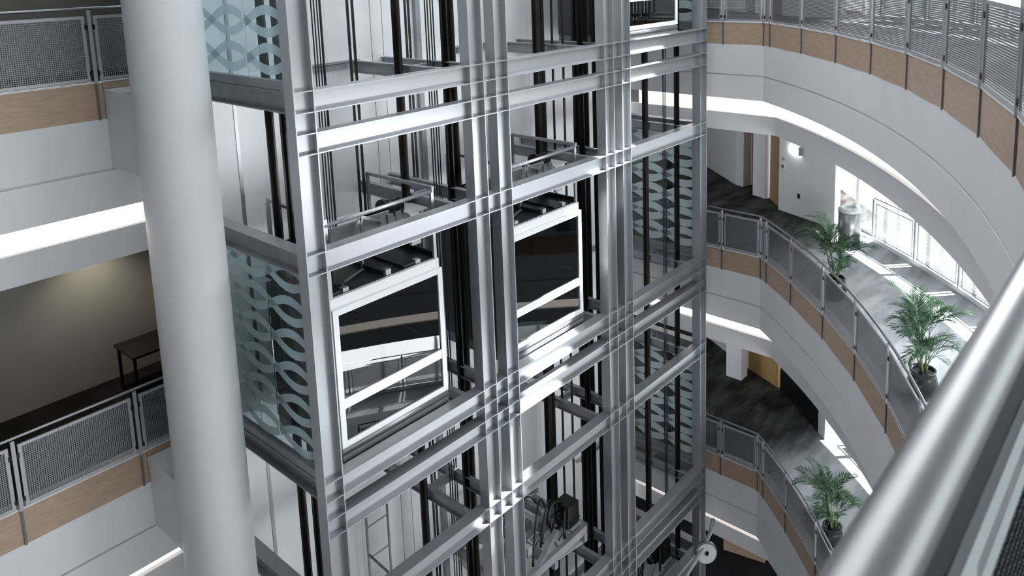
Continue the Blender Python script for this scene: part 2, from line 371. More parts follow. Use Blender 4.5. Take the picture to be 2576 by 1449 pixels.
# ---- inner lobby walls on the right
def lobby(k):
    z = -H * k; L = LEVEL[k]; zt = z + H - 2.3 if k else ZR
    if k < 2:
        wl = M(); seg(wl, (14.0, 0.12), (13.35, -1.58), 0.2, z, zt, -1); seg(wl, (13.35, -1.58), arc(-33.9, 3.3), 0.2, z + 2.15, zt, -1)
        tag(wl.build('wall_lobby_right', WHITE), 'white wall with emergency light beside the bright windows, %s level' % L, 'wall', kind='structure')
        d1 = M(); seg(d1, (14.78, 0.72), (14.12, 0.10), 0.06, z, zt, -1)
        tag(d1.build('door_%d' % (1 + k * 2), DOORW), 'brown wood door recessed beside the white wall, %s level' % L, 'door', kind='structure')
        p1 = M().prism([(14.69, 0.81), (14.84, 1.25), (15.3, 1.15), (15.1, 0.66)], z, zt)
        tag(p1.build('wall_pier', WHITE), 'narrow white pier between the two brown doors, %s level' % L, 'wall', kind='structure')
        d2 = M(); seg(d2, (15.75, 1.72), (15.2, 1.10), 0.06, z, zt, -1)
        tag(d2.build('door_%d' % (2 + k * 2), DOORW), 'dark brown wood door between the white piers, %s level' % L, 'door', kind='structure')
        p2 = M().prism([(15.42, 1.82), (15.52, 2.12), (15.95, 2.0), (15.85, 1.70)], z, zt)
        seg(p2, (15.52, 2.12), (17.2, 4.2), 0.2, z, zt, 1)
        tag(p2.build('wall_lobby_side', WHITE), 'shaded white wall running back into the lobby, %s level' % L, 'wall', kind='structure')
    else:
        gl = M(); seg(gl, (14.05, 0.0), (12.75, -1.55), 0.1, z, zt, -1)
        tag(gl.build('window_90', BLACKG), 'dark glazed wall under the curved middle balcony', 'window', kind='structure')
        pr_ = M(); seg(pr_, (12.75, -1.55), (12.55, -1.79), 0.2, z, zt, -1); seg(pr_, (12.6, -1.75), arc(-36.2, 3.3), 0.1, z + 2.15, zt, -1)
        tag(pr_.build('wall_pier', WHITE), 'narrow white pier between dark glazing and the lower windows', 'wall', kind='structure')
        d1 = M(); seg(d1, (14.6, 1.25), (14.1, 0.08), 0.06, z, zt, -1)
        tag(d1.build('door_5', pm('light_oak', (0.5, 0.31, 0.12), 0.5, var=0.1, scale=4, stretch=(6, 6, 0.7))), 'yellow oak door beside the square white column', 'door', kind='structure')
        c = M().box(13.83, 14.2, 1.04, 1.5, z, zt)
        tag(c.build('square_column', WHITE), 'square white column in the lower lobby', 'column')
        w2 = M(); seg(w2, (14.55, 1.2), (16.2, 4.2), 0.2, z, zt, 1)
        tag(w2.build('wall_lobby_side', WHITE), 'shaded white wall behind the square white column', 'wall', kind='structure')
for k in range(3): lobby(k)
# ground floor glimpse below the lower right balcony
g = M(); seg(g, (15.2, 2.4), (13.3, -1.6), 0.2, -15.3, -12.5, -1)
tag(g.build('wall_ground', WHITE), 'white ground floor wall in the bottom right corner', 'wall', kind='structure')
g = M(); seg(g, (13.35, 1.3), (13.6, 0.15), 0.35, -15.3, -14.85, -1)
tag(g.build('wood_bench', WOOD), 'low wooden bench on the dark ground floor, bottom right', 'bench')

# ------------------------------------------------------------------ railings
_c = {}
POSTM = M().box(-0.022, 0.022, -0.028, 0.0, 0.1, 1.02).mesh('post', PANELF)
FOOTM = M().box(-0.014, 0.014, -0.012, 0.004, -0.37, 0.1).mesh('post_foot', STEELD)  # dark joint over the wood; post's shade put into a darker steel
CLIPM = M().box(-0.019, 0.019, -0.016, 0.006, 0.0, 0.06).mesh('clip', BLACK)
BASEM = {}
def panel_mesh(Ln, fm, pmn, louver=False):
    key = (round(Ln, 2), fm.name, louver)
    if key not in _c:
        L_ = round(Ln, 2); a, b, z0, z1, t = 0.05, L_ - 0.05, 0.135, 0.95, 0.04
        f = M().box(a, b, -0.011, 0.011, z0, z0 + t).box(a, b, -0.011, 0.011, z1 - t, z1).box(a, a + t, -0.011, 0.011, z0 + t, z1 - t).box(b - t, b, -0.011, 0.011, z0 + t, z1 - t)
        s = M().box(a + t, b - t, -0.0015, 0.0015, z0 + t, z1 - t)
        if louver:                                           # fine horizontal slats
            a, b, t = 0.085, L_ - 0.085, 0.018
            f = M().box(a, b, -0.011, 0.011, z0, z0 + t).box(a, b, -0.011, 0.011, z1 - t, z1).box(a, a + t, -0.011, 0.011, z0 + t, z1 - t).box(b - t, b, -0.011, 0.011, z0 + t, z1 - t)
            s = M(); zz = z0 + t + 0.012
            while zz < z1 - t: s.box(a + t, b - t, -0.011, 0.011, zz, zz + 0.003); zz += 0.029
        _c[key] = (f.mesh('panel_frame', fm), s.mesh('louver_sheet' if louver else 'perforated_sheet', pmn))
    return _c[key]
def hexsheet(L_, z0, z1, x0, x1):
    """real pierced sheet with hexagonal holes, for the railing panel next to the viewer"""
    m = M(); p = 0.021; ry = p * math.sqrt(3) / 2
    nx = int((x1 - x0) / p); nz = int((z1 - z0) / ry)
    for j in range(nz):
        for i in range(nx):
            cx = x0 + (i + 0.5 + 0.5 * (j % 2)) * p; cz = z0 + (j + 0.5) * ry
            n = len(m.v)
            for r_, y_ in ((p / math.sqrt(3), 0.0), (p / math.sqrt(3) * 0.74, -0.0018), (p / math.sqrt(3) * 0.74, 0.0018)):
                for q in range(6):
                    t = math.pi / 6 + q * math.pi / 3
                    m.v.append((cx + r_ * math.cos(t), y_, cz + r_ * math.sin(t)))
            for q in range(6):
                q2 = (q + 1) % 6
                m.f.append((n + q, n + q2, n + 6 + q2, n + 6 + q)); m.f.append((n + 12 + q, n + 12 + q2, n + q2, n + q)); m.f.append((n + 6 + q, n + 6 + q2, n + 12 + q2, n + 12 + q))
    return m
def railing(name, label, pts, z, fm=PANELF, pmn=PERF, rail_path=None, near=False, railm=RAILST, posts=True, rr=0.0203, zr=1.045, louver=False):
    root = thing(name, label, 'railing', (pts[0][0], pts[0][1], z))
    B = root.location
    rp = rail_path or pts
    M().tube([(x, y, z + zr) for x, y in rp], rr, 12).build('handrail', railm, root, smooth=True)
    if louver: M().sweep(rp, [(-0.035, 0.02), (-0.035, 0.11), (0.035, 0.11), (0.035, 0.02)], z).build('bottom_rail', WHITEF, root)
    else: M().tube([(x, y, z + 0.118) for x, y in rp], 0.012, 6).build('bottom_rail', WHITEF, root)
    for i, p in enumerate(pts):
        q = pts[i + 1] if i + 1 < len(pts) else None
        d = (Vector(q) - Vector(p)) if q else (Vector(p) - Vector(pts[i - 1]))
        a = math.atan2(d.y, d.x)
        loc = (p[0] - B.x, p[1] - B.y, 0)
        if posts:
            po = inst('post', POSTM, root, loc, a)
            if not louver: inst('post_foot', FOOTM, po)
            for cx_, cz_ in () if louver else ((-0.041, 0.78), (0.041, 0.78), (-0.041, 0.2), (0.041, 0.2)): inst('clip', CLIPM, po, (cx_, 0, cz_))
        if q:
            Ln = d.length
            isnear = near and (Vector(p) + d / 2 - Vector((-4.3, -8.0))).length < 1.3
            if isnear:
                a0, b0 = 0.05, Ln - 0.05
                f = M().box(a0, b0, 0.006, 0.013, 0.135, 0.175).box(a0, a0 + 0.04, 0.006, 0.013, 0.175, 0.88).box(b0 - 0.04, b0, 0.006, 0.013, 0.175, 0.88)
                f.box(a0, b0, 0.006, 0.013, 0.872, 0.900).box(a0, b0, 0.006, 0.013, 0.922, 0.95)
                x = a0 + 0.02 + 0.03
                while x < b0:
                    f.box(x - 0.05, x, 0.006, 0.013, 0.900, 0.922); x += 0.28
                fo = inst('panel_frame', f.mesh('panel_frame', PALEP), root, loc, a)
                inst('dark_gap_strip', M().box(0.0, Ln, 0.0, 0.006, 0.955, 1.03).mesh('dark_gap_strip', BLACK), fo)  # black strip added to stand for the dark gap under the handrail
                inst('slot_dark_strip', M().box(a0 + 0.01, b0 - 0.01, -0.004, -0.001, 0.885, 0.935).mesh('slot_dark_strip', BLACK), fo)  # black strip put behind the open slots to stand for their shade
                inst('hex_mesh_sheet', hexsheet(Ln, 0.175, 0.875, 0.09, Ln - 0.09).mesh('hex_mesh_sheet', HEX), fo)
            else:
                fmsh, smsh = panel_mesh(Ln, fm, pmn, louver)
                fo = inst('panel_frame', fmsh, root, loc, a)
                sh_ = inst('louver_sheet' if louver else 'perforated_sheet', smsh, fo)
                if louver: sh_['kind'] = 'stuff'
    return root
def wood_strip(name, label, pts, z, dense=None):
    root = thing(name, label, 'fascia', (pts[0][0], pts[0][1], z), kind='structure')
    for i in range(len(pts) - 1):
        p, q = Vector(pts[i]), Vector(pts[i + 1]); d = (q - p).normalized()
        path = [tuple(p + d * 0.006), tuple(q - d * 0.006)]
        if dense:
            path = dense(i)
        M().sweep(path, [(0.006, 0.10), (0.006, -0.36), (0.043, -0.36), (0.043, 0.10)], z).build('wood_panel', WOOD, root)
    M().sweep(pts, [(-0.004, 0.101), (-0.004, 0.116), (0.20, 0.116), (0.20, 0.101)], z).build('cap_strip', WHITEF, root)
    return root
A0 = {0: -43.05, 1: -42.29, 2: -42.2}
for k in range(3):
    z = -H * k; L = LEVEL[k]
    end = -101 if k == 0 else (-75 if k == 1 else -64)
    ths = [-38.71]; t = A0[k]
    while t > end: ths.append(t); t -= 4.66
    straight = [(XS, 2.3), (XS, 1.2), (XS, -0.2), (XS, -1.12)]
    pts = straight + [arc(t) for t in ths]
    dense_path = straight + [arc(t) for t in thr(-38.71, ths[-1], 0.6)]
    flat = lambda P_: [(x_, -8.009) if (y_ < -7.9 and -5.4 < x_ < -3.4) else (x_, y_) for x_, y_ in P_]   # the run beside the viewer is straight
    if k == 0: pts = flat(pts); dense_path = flat(dense_path)
    railing('balcony_railing', ('steel mesh railing along the curved %s balcony, its handrail passing the viewer' if k == 0 else 'steel mesh railing along the curved %s balcony on the right') % L,
            pts, z, rail_path=dense_path, near=(k == 0))
    wood_strip('trim_%d' % (41 + k), 'maple panel strip below the curved %s railing' % L, pts, z)
    # outer gallery railing in front of the windows
    ot = [-36.6 - 4.0 * i for i in range(11 if k else 14)]
    railing('gallery_railing', 'white sunlit mesh railing along the outer windows, %s level' % L, [arc(t, 3.05) for t in ot], z, fm=PANELF, pmn=SLAT, louver=True,
            rail_path=[arc(t, 3.05) for t in thr(ot[0], ot[-1], 1.0)], railm=PANELF, rr=0.018)
    lp = [(-1.25 - 1.41 * i, YL) for i in range(5, -1, -1)]
    railing('balcony_railing', 'steel mesh railing of the straight %s left balcony behind the round column' % L, lp + [(-0.36, YL)], z)
    r_ = wood_strip('trim_%d' % (51 + k), 'maple panel strip below the straight %s left railing' % L, lp + [(-1.172, YL)], z)
    M().box(-1.168, -0.36, YL + 0.006, YL + 0.043, z + 0.014, z + 0.1).build('wood_panel', WOOD, r_)
        # white slab block that ties the balcony to the round column
    tag(M().box(-1.17, -0.36, 1.45, 2.459, z - 1.0, z + 0.012).build('slab_block', WHITE),
        'white slab block between the %s left balcony and the round column' % L, 'slab block', kind='structure')
tag(M().lathe([(0.441, -15.3), (0.441, 5.3)], (-0.78, 1.42, 0), 64).build('round_column', COLW, smooth=True), 'tall white round column in front of the left balconies', 'column')

# ------------------------------------------------------------------ shaft back wall of tall panels
wb = thing('wall_back', 'white panelled back wall of the lift shaft', 'wall', (0, YW, -15.3), kind='structure')
M().box(-0.34, XS + 0.1, YW + 0.05, YW + 0.15, -15.3, ZR).build('backing', JOINT, wb)
xs = [-0.34, 2.17, 3.05, 3.29, 5.2, 6.97, 8.7, XS + 0.1]
for i in range(len(xs) - 1):
    for z0, z1 in ((-15.3, -10.2), (-10.2, -5.1), (-5.1, 0.0), (0.0, ZR)):
        g2 = 0.009 if i in (1, 2, 3, 5) else 0.002
        M().box(xs[i] + (0.009 if i in (2, 3) or i == 5 else 0.002), xs[i + 1] - g2, YW, YW + 0.05, z0 + 0.001, z1 - 0.001).build('wall_panel', WALLP, wb)
M().box(0.53, 0.58, YW - 0.012, YW, -15.3, ZR).build('pilaster_strip', STEEL, wb)
M().box(3.97, 4.07, YW - 0.08, YW, -15.3, ZR).build('pilaster_strip', STEELM, wb)
for k in range(3):
    for b in range(3):
        x0 = 1.35 + 3.41 * b; z = -H * k
        s_ = M().box(x0, x0 + 1.4, YW - 0.07, YW, z - 0.05, z - 0.015).build('door_sill', STEEL, wb)
        M().box(x0 + 0.2, x0 + 1.15, YW - 0.05, YW, z - 0.15, z - 0.06).build('sill_bracket', STEELM, s_)
# ------------------------------------------------------------------ steel tower frame
CX = [(0.0, 0.286), (2.887, 3.173), (3.419, 3.70), (6.209, 6.494), (6.738, 7.021), (9.647, 9.92)]
fr = thing('elevator_tower', 'grey steel frame tower of H columns and I beams around three lift shafts', 'steel frame', (0, 0, -15.3))
D = 0.20; ZB = -15.3; ZT = 5.3
rows = []
for k in range(-1, 4):
    z = -H * k
    rows += [(z, -0.273), (z - 0.52, -0.269), (z - 2.03, -0.282)]
for x0, x1 in CX:
    c = M().box(x0, x0 + 0.016, 0, D, ZB, ZT).box(x1 - 0.016, x1, 0, D, ZB, ZT).box(x0 + 0.016, x1 - 0.016, 0.095, 0.108, ZB, ZT).build('column', STEEL, fr)
    for z, h in rows:
        for zz in (z, z + h + 0.014):
            if zz < ZT and zz - 0.014 > ZB: M().box(x0 + 0.016, x1 - 0.016, 0.004, 0.095, zz - 0.014, zz).build('stiffener_plate', STEEL, c)
def ibeam_x(m, x0, x1, y0, z, h, d=D):
    m.box(x0, x1, y0, y0 + d, z - 0.015, z).box(x0, x1, y0, y0 + d, z + h, z + h + 0.015).box(x0, x1, y0 + d / 2 - 0.006, y0 + d / 2 + 0.006, z + h + 0.015, z - 0.015)
    return m
def ibeam_y(m, x0, y0, y1, z, h, d=D):
    m.box(x0, x0 + d, y0, y1, z - 0.015, z).box(x0, x0 + d, y0, y1, z + h, z + h + 0.015).box(x0 + d / 2 - 0.006, x0 + d / 2 + 0.006, y0, y1, z + h + 0.015, z - 0.015)
    return m
for z, h in rows:
    if z > ZT or z + h < ZB: continue
    for i in range(5):
        ibeam_x(M(), CX[i][1], CX[i + 1][0], 0.0, z, h).build('beam', STEEL, fr)
for k in range(-1, 4):
    for dz, h in ((0.0, -0.273), (-2.03, -0.282)):
        z = -H * k + dz
        if z > ZT or z + h < ZB: continue
        ibeam_y(M(), 0.0, D, YW, z, h).build('side_beam', STEELM, fr)
        ibeam_y(M(), 9.72, D, YW, z, h).build('side_beam', STEELM, fr)
        for x in (2.62, 3.22, 6.05, 6.62, 9.36):
            ibeam_y(M(), x, D, YW, z - 0.03, -0.2, 0.09).build('divider_beam', STEELM, fr)
        for b in range(3):                                   # rail brackets across the dividers
            M().box(2.62 + 3.41 * b - (0.05 if b else 0), 3.3 + 3.41 * b if b < 2 else 9.72, 1.2, 1.28, z - 0.2, z - 0.06).build('rail_bracket', STEELM, fr)
# guide rails (T sections) and counterweight rails
def trail(x, y, w_, d_, mat, z0=ZB, z1=ZT):
    m = M().box(x - w_ / 2, x + w_ / 2, y, y + 0.016, z0, z1).box(x - 0.012, x + 0.012, y - d_, y, z0, z1)
    return m.build('guide_rail', mat, fr)
for b in range(3):
    trail((0.41, 3.80, 7.17)[b], (1.3, 1.37, 1.2)[b], 0.12, 0.09, BRONZE)
    trail((2.58, 5.95, 9.37)[b], (1.25, 1.40, 1.25)[b], 0.13, 0.10, BRONZE)
for x, y, w_ in ((0.32, 0.8, 0.065), (3.26, 0.9, 0.12), (5.91, 1.20, 0.05), (6.95, 1.24, 0.11), (6.62, 0.86, 0.08), (6.72, 0.60, 0.07), (7.20, 0.31, 0.07), (9.42, 0.44, 0.10)):
    M().box(x - w_ / 2, x + w_ / 2, y, y + 0.05, ZB, ZT).box(x - 0.012, x + 0.012, y - 0.05, y, ZB, ZT).build('counterweight_rail', BLACK, fr)
for x, y in ((3.13, 1.2), (3.18, 1.2), (3.24, 1.2), (3.29, 1.2), (4.43, 2.3), (6.2, 1.2), (6.17, 0.92), (9.27, 0.70), (9.32, 0.70), (9.38, 0.70), (3.81, 0.74), (3.85, 0.74)):
    M().tube([(x, y, ZB), (x, y, ZT)], 0.011 if x not in (6.2, 6.17) else 0.024, 6).build('hoist_rope', ROPE, fr)
for x in (3.30, 3.37):
    M().box(x - 0.02, x + 0.02, 1.88, 1.90, ZB, ZT).build('travelling_belt', CABLE, fr)
# ------------------------------------------------------------------ side glass with frosted waves
def ribbon(x, y0, y1, zc, sg, zlo, zhi, hw=0.06):
    m = M(); n = 20; pts = []
    for i in range(n + 1):
        y = y0 + (y1 - y0) * i / n; c = zc + sg * 0.14 * math.cos(math.pi * (y - 0.55) / 0.9)
        pts.append((y, max(zlo, c - hw), min(zhi, c + hw)))
    for (ya, a0, a1), (yb, b0, b1) in zip(pts, pts[1:]):
        if min(a1 - a0, b1 - b0) <= 0.005: continue
        k0 = len(m.v)
        for X_ in (x, x + 0.003): m.v += [(X_, ya, a0), (X_, yb, b0), (X_, yb, b1), (X_, ya, a1)]
        m.f += [(k0, k0 + 1, k0 + 2, k0 + 3), (k0 + 7, k0 + 6, k0 + 5, k0 + 4), (k0, k0 + 4, k0 + 5, k0 + 1), (k0 + 3, k0 + 2, k0 + 6, k0 + 7)]
    return m
for k in range(3):
    for side, x in (('left', 0.05), ('right', 9.87)):
        z0 = -H * k + 0.10; z1 = -H * k + H - 2.312 - 0.01
        g_ = thing('glass_screen', 'frosted wave glass screen on the %s side of the shaft, %s level' % (side, LEVEL[k]), 'glass screen', (x, 0.21, z0), 'wave glass screens')
        M().box(x - 0.035, x + 0.045, 0.205, YW - 0.05, z0 - 0.095, z0 + 0.02).build('glazing_channel', STEELM, g_)
        for y0, y1 in ((0.215, 1.08), (1.09, 2.40)):
            p_ = M().box(x, x + 0.012, y0, y1, z0 + 0.02, z1).build('glass_pane', GLASSS, g_)
            for j in range(6):
                for sg in (1, -1):
                    r_ = ribbon(x - 0.004, y0 + 0.005, y1 - 0.005, z0 + 0.27 + 0.46 * j, sg, z0 + 0.03, z1 - 0.01, 0.06 if side == 'left' else 0.085)
                    if r_.v: r_.build('frosted_wave', FROST if side == 'left' else FROSTR, p_)
# ------------------------------------------------------------------ lift cars
def car(dx, zf, label):
    o = thing('elevator_car', label, 'elevator', (0.5 + dx, 0.3, zf), 'glass lift cars')
    X0, X1 = 0.5 + dx, 2.42 + dx; z = zf
    zt, zb = z + 2.10, z + 0.13
    f = M()
    f.box(X0, X1, 0.30, 0.36, zt - 0.085, zt).box(X0, X1, 0.30, 0.36, zb, zb + 0.085)
    f.box(X0, X0 + 0.085, 0.30, 0.36, zb + 0.085, zt - 0.085).box(X1 - 0.085, X1, 0.30, 0.36, zb + 0.085, zt - 0.085)
    f.build('window_frame', WHITEF, o)
    M().box(X0 + 0.085, X1 - 0.085, 0.305, 0.355, z + 0.68, z + 0.82).build('transom', WHITEF, o)
    M().box(X0 + 0.085, X1 - 0.085, 0.322, 0.332, z + 0.82, zt - 0.085).build('glass_pane', GLASSC, o)
    M().box(X0 + 0.085, X1 - 0.085, 0.322, 0.332, zb + 0.085, z + 0.68).build('glass_pane', GLASSC, o)
    M().box(X0, X1 - 0.02, 0.345, 0.40, zt + 0.001, zt + 0.145).build('header_panel', WHITEF, o)
    M().tube([(X0, 0.35, z + 0.075), (X1, 0.35, z + 0.075)], 0.055, 12).build('sill_tube', STEEL, o, smooth=True)
    M().box(X0 + 0.02, X1 - 0.02, 0.33, 1.95, z - 0.16, z + 0.02).build('platform', STEELD, o)
    M().box(X0, X1, 0.30, 0.34, z - 0.05, z + 0.02).build('apron', STEELM, o)
    M().box(X0, X0 + 0.03, 0.37, 1.95, z + 0.03, zt).build('side_panel', DARKIN, o)
    M().box(X1 - 0.03, X1, 0.37, 1.95, z + 0.03, zt).build('side_panel', DARKIN, o)
    M().box(X0 + 0.03, X1 - 0.03, 1.92, 1.95, z + 0.03, zt).build('door_panel', DARKIN, o)
    M().tube([(X1 - 0.1, 0.5, z + 0.95), (X1 - 0.1, 1.85, z + 0.95)], 0.018, 8).build('grab_rail', RAILST, o, smooth=True)
    rf_ = M().box(X0, X1 - 0.01, 0.40, 1.95, zt + 0.08, zt + 0.15).build('roof', ROOFD, o)
    for a, b, h in ((0.06, 0.36, 0.035), (0.95, 1.08, 0.06), (1.3, 1.62, 0.035)):
        M().box(X0 + a, X0 + b, 0.43, 1.9, zt + 0.15, zt + 0.15 + h).build('roof_rib', ROOFD, rf_)
        M().box(X0 + b - 0.10, X0 + b - 0.01, 0.415, 0.50, zt + 0.15, zt + 0.15 + h + 0.02).build('rib_bracket', STEEL, rf_)
    M().box(X1 - 0.05, X1 - 0.01, 0.40, 1.95, zt + 0.15, zt + 0.22).build('roof_edge', BLACK, rf_)
    M().bar((X0 + 0.35, 0.62, zt + 0.17), (X0 + 0.9, 0.85, zt + 0.17), 0.05, 0.01).build('loose_strip', STEELM, rf_)
    # roof guard rail
    zr = z + 3.28
    M().tube([(X0, 0.37, zr - 0.03), (X1 - 0.07, 0.37, zr)], 0.028, 10).build('guard_rail', STEEL, o, smooth=True)
    M().bar((X1 - 0.07, 0.33, zr + 0.05), (X1 - 0.09, 1.87, zr + 0.05), 0.05, 0.05).build('guard_rail', STEELM, o)
    M().bar((X0 + 0.01, 0.5, zr + 0.05), (X0 + 0.01, 1.72, zr + 0.10), 0.045, 0.045).build('guard_rail', STEELM, o)
    for x, y, mm in ((X1 - 0.07, 0.37, STEEL), (X1 - 0.09, 1.87, STEELM), (X0 + 0.01, 1.72, STEELM), (X0 + 0.03, 0.37, STEEL)):
        M().box(x - 0.025, x + 0.025, y - 0.02, y + 0.02, zt + 0.15, zr + 0.06).build('guard_post', mm, o)
    # crosshead channels, cabinet, motor
    for y in (1.02, 1.32):
        M().box(X0 - 0.02, X1 + 0.02, y, y + 0.07, zt + 0.5, zt + 0.74).box(X0 - 0.02, X1 + 0.02, y - 0.04, y + 0.09, zt + 0.72, zt + 0.74).build('crosshead_beam', STEELD, o)
    cb = M(); n = 0
    cb.v = [(X0 + 0.16, 0.72, zt + 0.60), (X0 + 1.0, 0.72, zt + 0.60), (X0 + 1.0, 1.0, zt + 0.60), (X0 + 0.16, 1.0, zt + 0.60),
            (X0 + 0.16, 0.78, zt + 0.86), (X0 + 1.0, 0.78, zt + 0.86), (X0 + 1.0, 1.0, zt + 0.98), (X0 + 0.16, 1.0, zt + 0.98)]
    cb.f = [(0, 3, 2, 1), (4, 5, 6, 7), (0, 1, 5, 4), (1, 2, 6, 5), (2, 3, 7, 6), (3, 0, 4, 7)]
    c_ = cb.build('control_cabinet', STEELM, o)
    for lx in (0.2, 0.93): M().box(X0 + lx, X0 + lx + 0.04, 0.9, 0.94, zt + 0.15, zt + 0.60).build('cabinet_leg', STEELD, c_)
    M().box(X0 + 0.52, X0 + 0.55, 0.745, 0.765, zt + 0.66, zt + 0.68).build('cabinet_knob', WHITEF, c_)
    M().box(X0 + 0.2, X0 + 1.2, 0.54, 0.58, zt + 0.80, zt + 1.02).build('crossmember', STEELM, o)
    mt = M().tube([(X0 + 1.38, 0.9, zt + 0.92), (X0 + 1.66, 0.9, zt + 0.92)], 0.13, 16).tube([(X0 + 1.34, 0.9, zt + 0.92), (X0 + 1.40, 0.9, zt + 0.92)], 0.16, 16).build('door_motor', BLACK, o, smooth=True)
    M().box(X0 + 1.40, X0 + 1.64, 0.80, 1.0, zt + 0.7, zt + 0.82).build('motor_base', STEELD, mt)
    M().box(X0 + 1.0, X0 + 1.3, 0.85, 1.02, zt + 0.62, zt + 0.84).build('relay_box', BLACK, o)
    M().box(X0 + 1.72, X0 + 2.1, 0.75, 1.5, zt + 0.78, zt + 0.80).box(X0 + 1.72, X0 + 1.9, 0.72, 0.78, zt + 0.3, zt + 0.78).build('junction_tray', PALEP, o)
    v = M().bar((X0 + 0.62, 0.43, zt + 1.10), (X0 + 0.42, 0.43, zt + 0.72), 0.03, 0.045).bar((X0 + 0.62, 0.43, zt + 1.10), (X0 + 0.66, 0.43, zt + 0.72), 0.03, 0.045).bar((X0 + 0.62, 0.43, zt + 1.10), (X0 + 1.05, 0.5, zt + 0.92), 0.03, 0.045)
    v.build('brace', STEEL, o)
    for a in (1.0, 1.14, 1.28):
        M().box(X0 + a, X0 + a + 0.1, 0.5, 0.52, zt + 0.85, zt + 0.98).build('tag_plate', STEEL, o)
    M().box(X0 + 0.22, X0 + 0.36, 0.46, 0.50, zt + 0.76, zt + 0.82).build('yellow_tag', YELL, o)
    # ropes and hitch
    M().box(X0 + 0.25, X0 + 0.43, 0.62, 0.74, zt + 0.15, zt + 0.92).build('rope_hitch', BLACK, o)
    top_ = 5.3
    for i, (rx, rad) in enumerate(((0.27, 0.009), (0.31, 0.009), (0.355, 0.009), (0.40, 0.016))):
        M().tube([(X0 + rx, 0.68, zt + 0.9), (X0 + rx, 0.68, top_)], rad, 6).build('hoist_rope', ROPE, o)
    for rx in (1.68, 1.77):
        M().box(X0 + rx - 0.02, X0 + rx + 0.02, 1.88, 1.90, zt + 0.15, top_).build('travelling_belt', CABLE, o)
    return o
car(0.0, -H, 'glass lift car in the left shaft below the single beam, full window visible')
car(3.40, -H, 'glass lift car in the centre shaft, partly behind the paired posts')
car(6.80, 0.0, 'sunlit glass lift car at the very top of the right shaft')

# ------------------------------------------------------------------ machinery at the shaft bottoms
def lift_top(x, z, label, pale):
    o = thing('hoist_machinery', label, 'machinery', (x, 0.4, z))
    for dx in (0.05, 0.95, 1.85):
        M().box(x + dx, x + dx + 0.09, 0.35, 2.2, z, z + 0.16).build('channel', STEELM, o)
    for y in (0.36, 1.15, 1.95):
        M().box(x, x + 1.95, y, y + 0.09, z + 0.16, z + 0.32).build('channel', STEELM, o)
    s = M().bar((x + 0.14, 0.45, z - 0.05), (x + 0.5, 2.1, z - 0.25), 0.7, 0.02); s.build('sheet_panel', pale, o)
    s = M().bar((x + 1.45, 0.45, z - 0.02), (x + 1.55, 1.1, z + 0.12), 0.8, 0.02); s.build('sheet_panel', pale, o)
    s = M().bar((x + 1.45, 1.3, z + 0.05), (x + 1.5, 2.1, z - 0.2), 0.8, 0.02); s.build('sheet_panel', pale, o)
    M().box(x + 1.6, x + 1.94, 0.55, 0.9, z + 0.33, z + 0.78).build('junction_box', BLACK, o)
    M().box(x + 1.57, x + 1.95, 0.5, 0.95, z + 0.15, z + 0.3).build('pale_box', PALEP, o)
    w_ = M(); c = Vector((x + 1.5, 0.75, z + 0.62)); n = 24; r = 0.24
    w_.tube([tuple(c + Vector((r * math.cos(2 * math.pi * i / n), 0.25 * r * math.sin(2 * math.pi * i / n), r * math.sin(2 * math.pi * i / n)))) for i in range(n + 1)], 0.035, 8)
    for i in range(5):
        a = 2 * math.pi * i / 5; w_.bar(tuple(c), tuple(c + Vector((r * math.cos(a), 0.25 * r * math.sin(a), r * math.sin(a)))), 0.03, 0.03)
    w_.build('sheave_wheel', BLACK, o, smooth=True)
    for j in range(4):
        p0 = Vector((x + 0.5 + 0.45 * j, 0.5 + 0.2 * (j % 2), z + 0.3)); p1 = Vector((x + 1.7 + 0.1 * j, 1.2 - 0.2 * j, z + 0.35)); h_ = 0.75 - 0.15 * j
        M().tube([tuple(p0.lerp(p1, i / 12) + Vector((0, 0, h_ * math.sin(math.pi * i / 12)))) for i in range(13)], 0.022, 6).build('cable', CABLE, o, smooth=True)
    M().bar((x + 0.1, 0.4, z + 0.36), (x + 1.2, 1.9, z + 0.5), 0.10, 0.12).build('diagonal_beam', STEELD, o)
    M().bar((x + 0.05, 1.6, z + 0.75), (x + 1.0, 0.45, z + 0.1), 0.08, 0.10).build('diagonal_beam', STEELM, o)
    M().bar((x + 0.0, 0.3, z + 0.15), (x + 1.3, 0.6, z + 0.48), 0.09, 0.10).build('diagonal_beam', STEELM, o)
    M().bar((x + 0.1, 2.0, z + 1.0), (x + 1.9, 1.6, z + 0.55), 0.07, 0.09).build('diagonal_beam', STEELM, o)
    rq = random.Random(int(-z * 10))
    for j in range(9):
        p0 = Vector((x + rq.uniform(0.3, 1.9), rq.uniform(0.4, 1.6), z + rq.uniform(0.2, 0.45))); p1 = p0 + Vector((rq.uniform(-0.5, 0.5), rq.uniform(-0.3, 0.3), 0)); h_ = rq.uniform(0.1, 0.5)
        M().tube([tuple(p0.lerp(p1, i / 8) + Vector((0, 0, h_ * math.sin(math.pi * i / 8)))) for i in range(9)], 0.014, 5).build('hose', CABLE, o, smooth=True)
    for j in range(5):
        bx, by = x + rq.uniform(0.2, 1.8), rq.uniform(0.45, 1.7)
        M().box(bx, bx + rq.uniform(0.08, 0.2), by, by + 0.12, z + 0.3, z + rq.uniform(0.4, 0.6)).build('fitting', STEELD if j % 2 else PALEP, o)
    return o
lift_top(3.9, -9.75, 'grey channels, pale sheets and black cable loops at the bottom of the centre shaft', PALEP)
lift_top(7.3, -12.75, 'pale blue sheets and black sheave at the bottom of the right shaft', pm('pale_blue_sheet', (0.55, 0.65, 0.69), 0.25, metal=0.1, var=0.06))
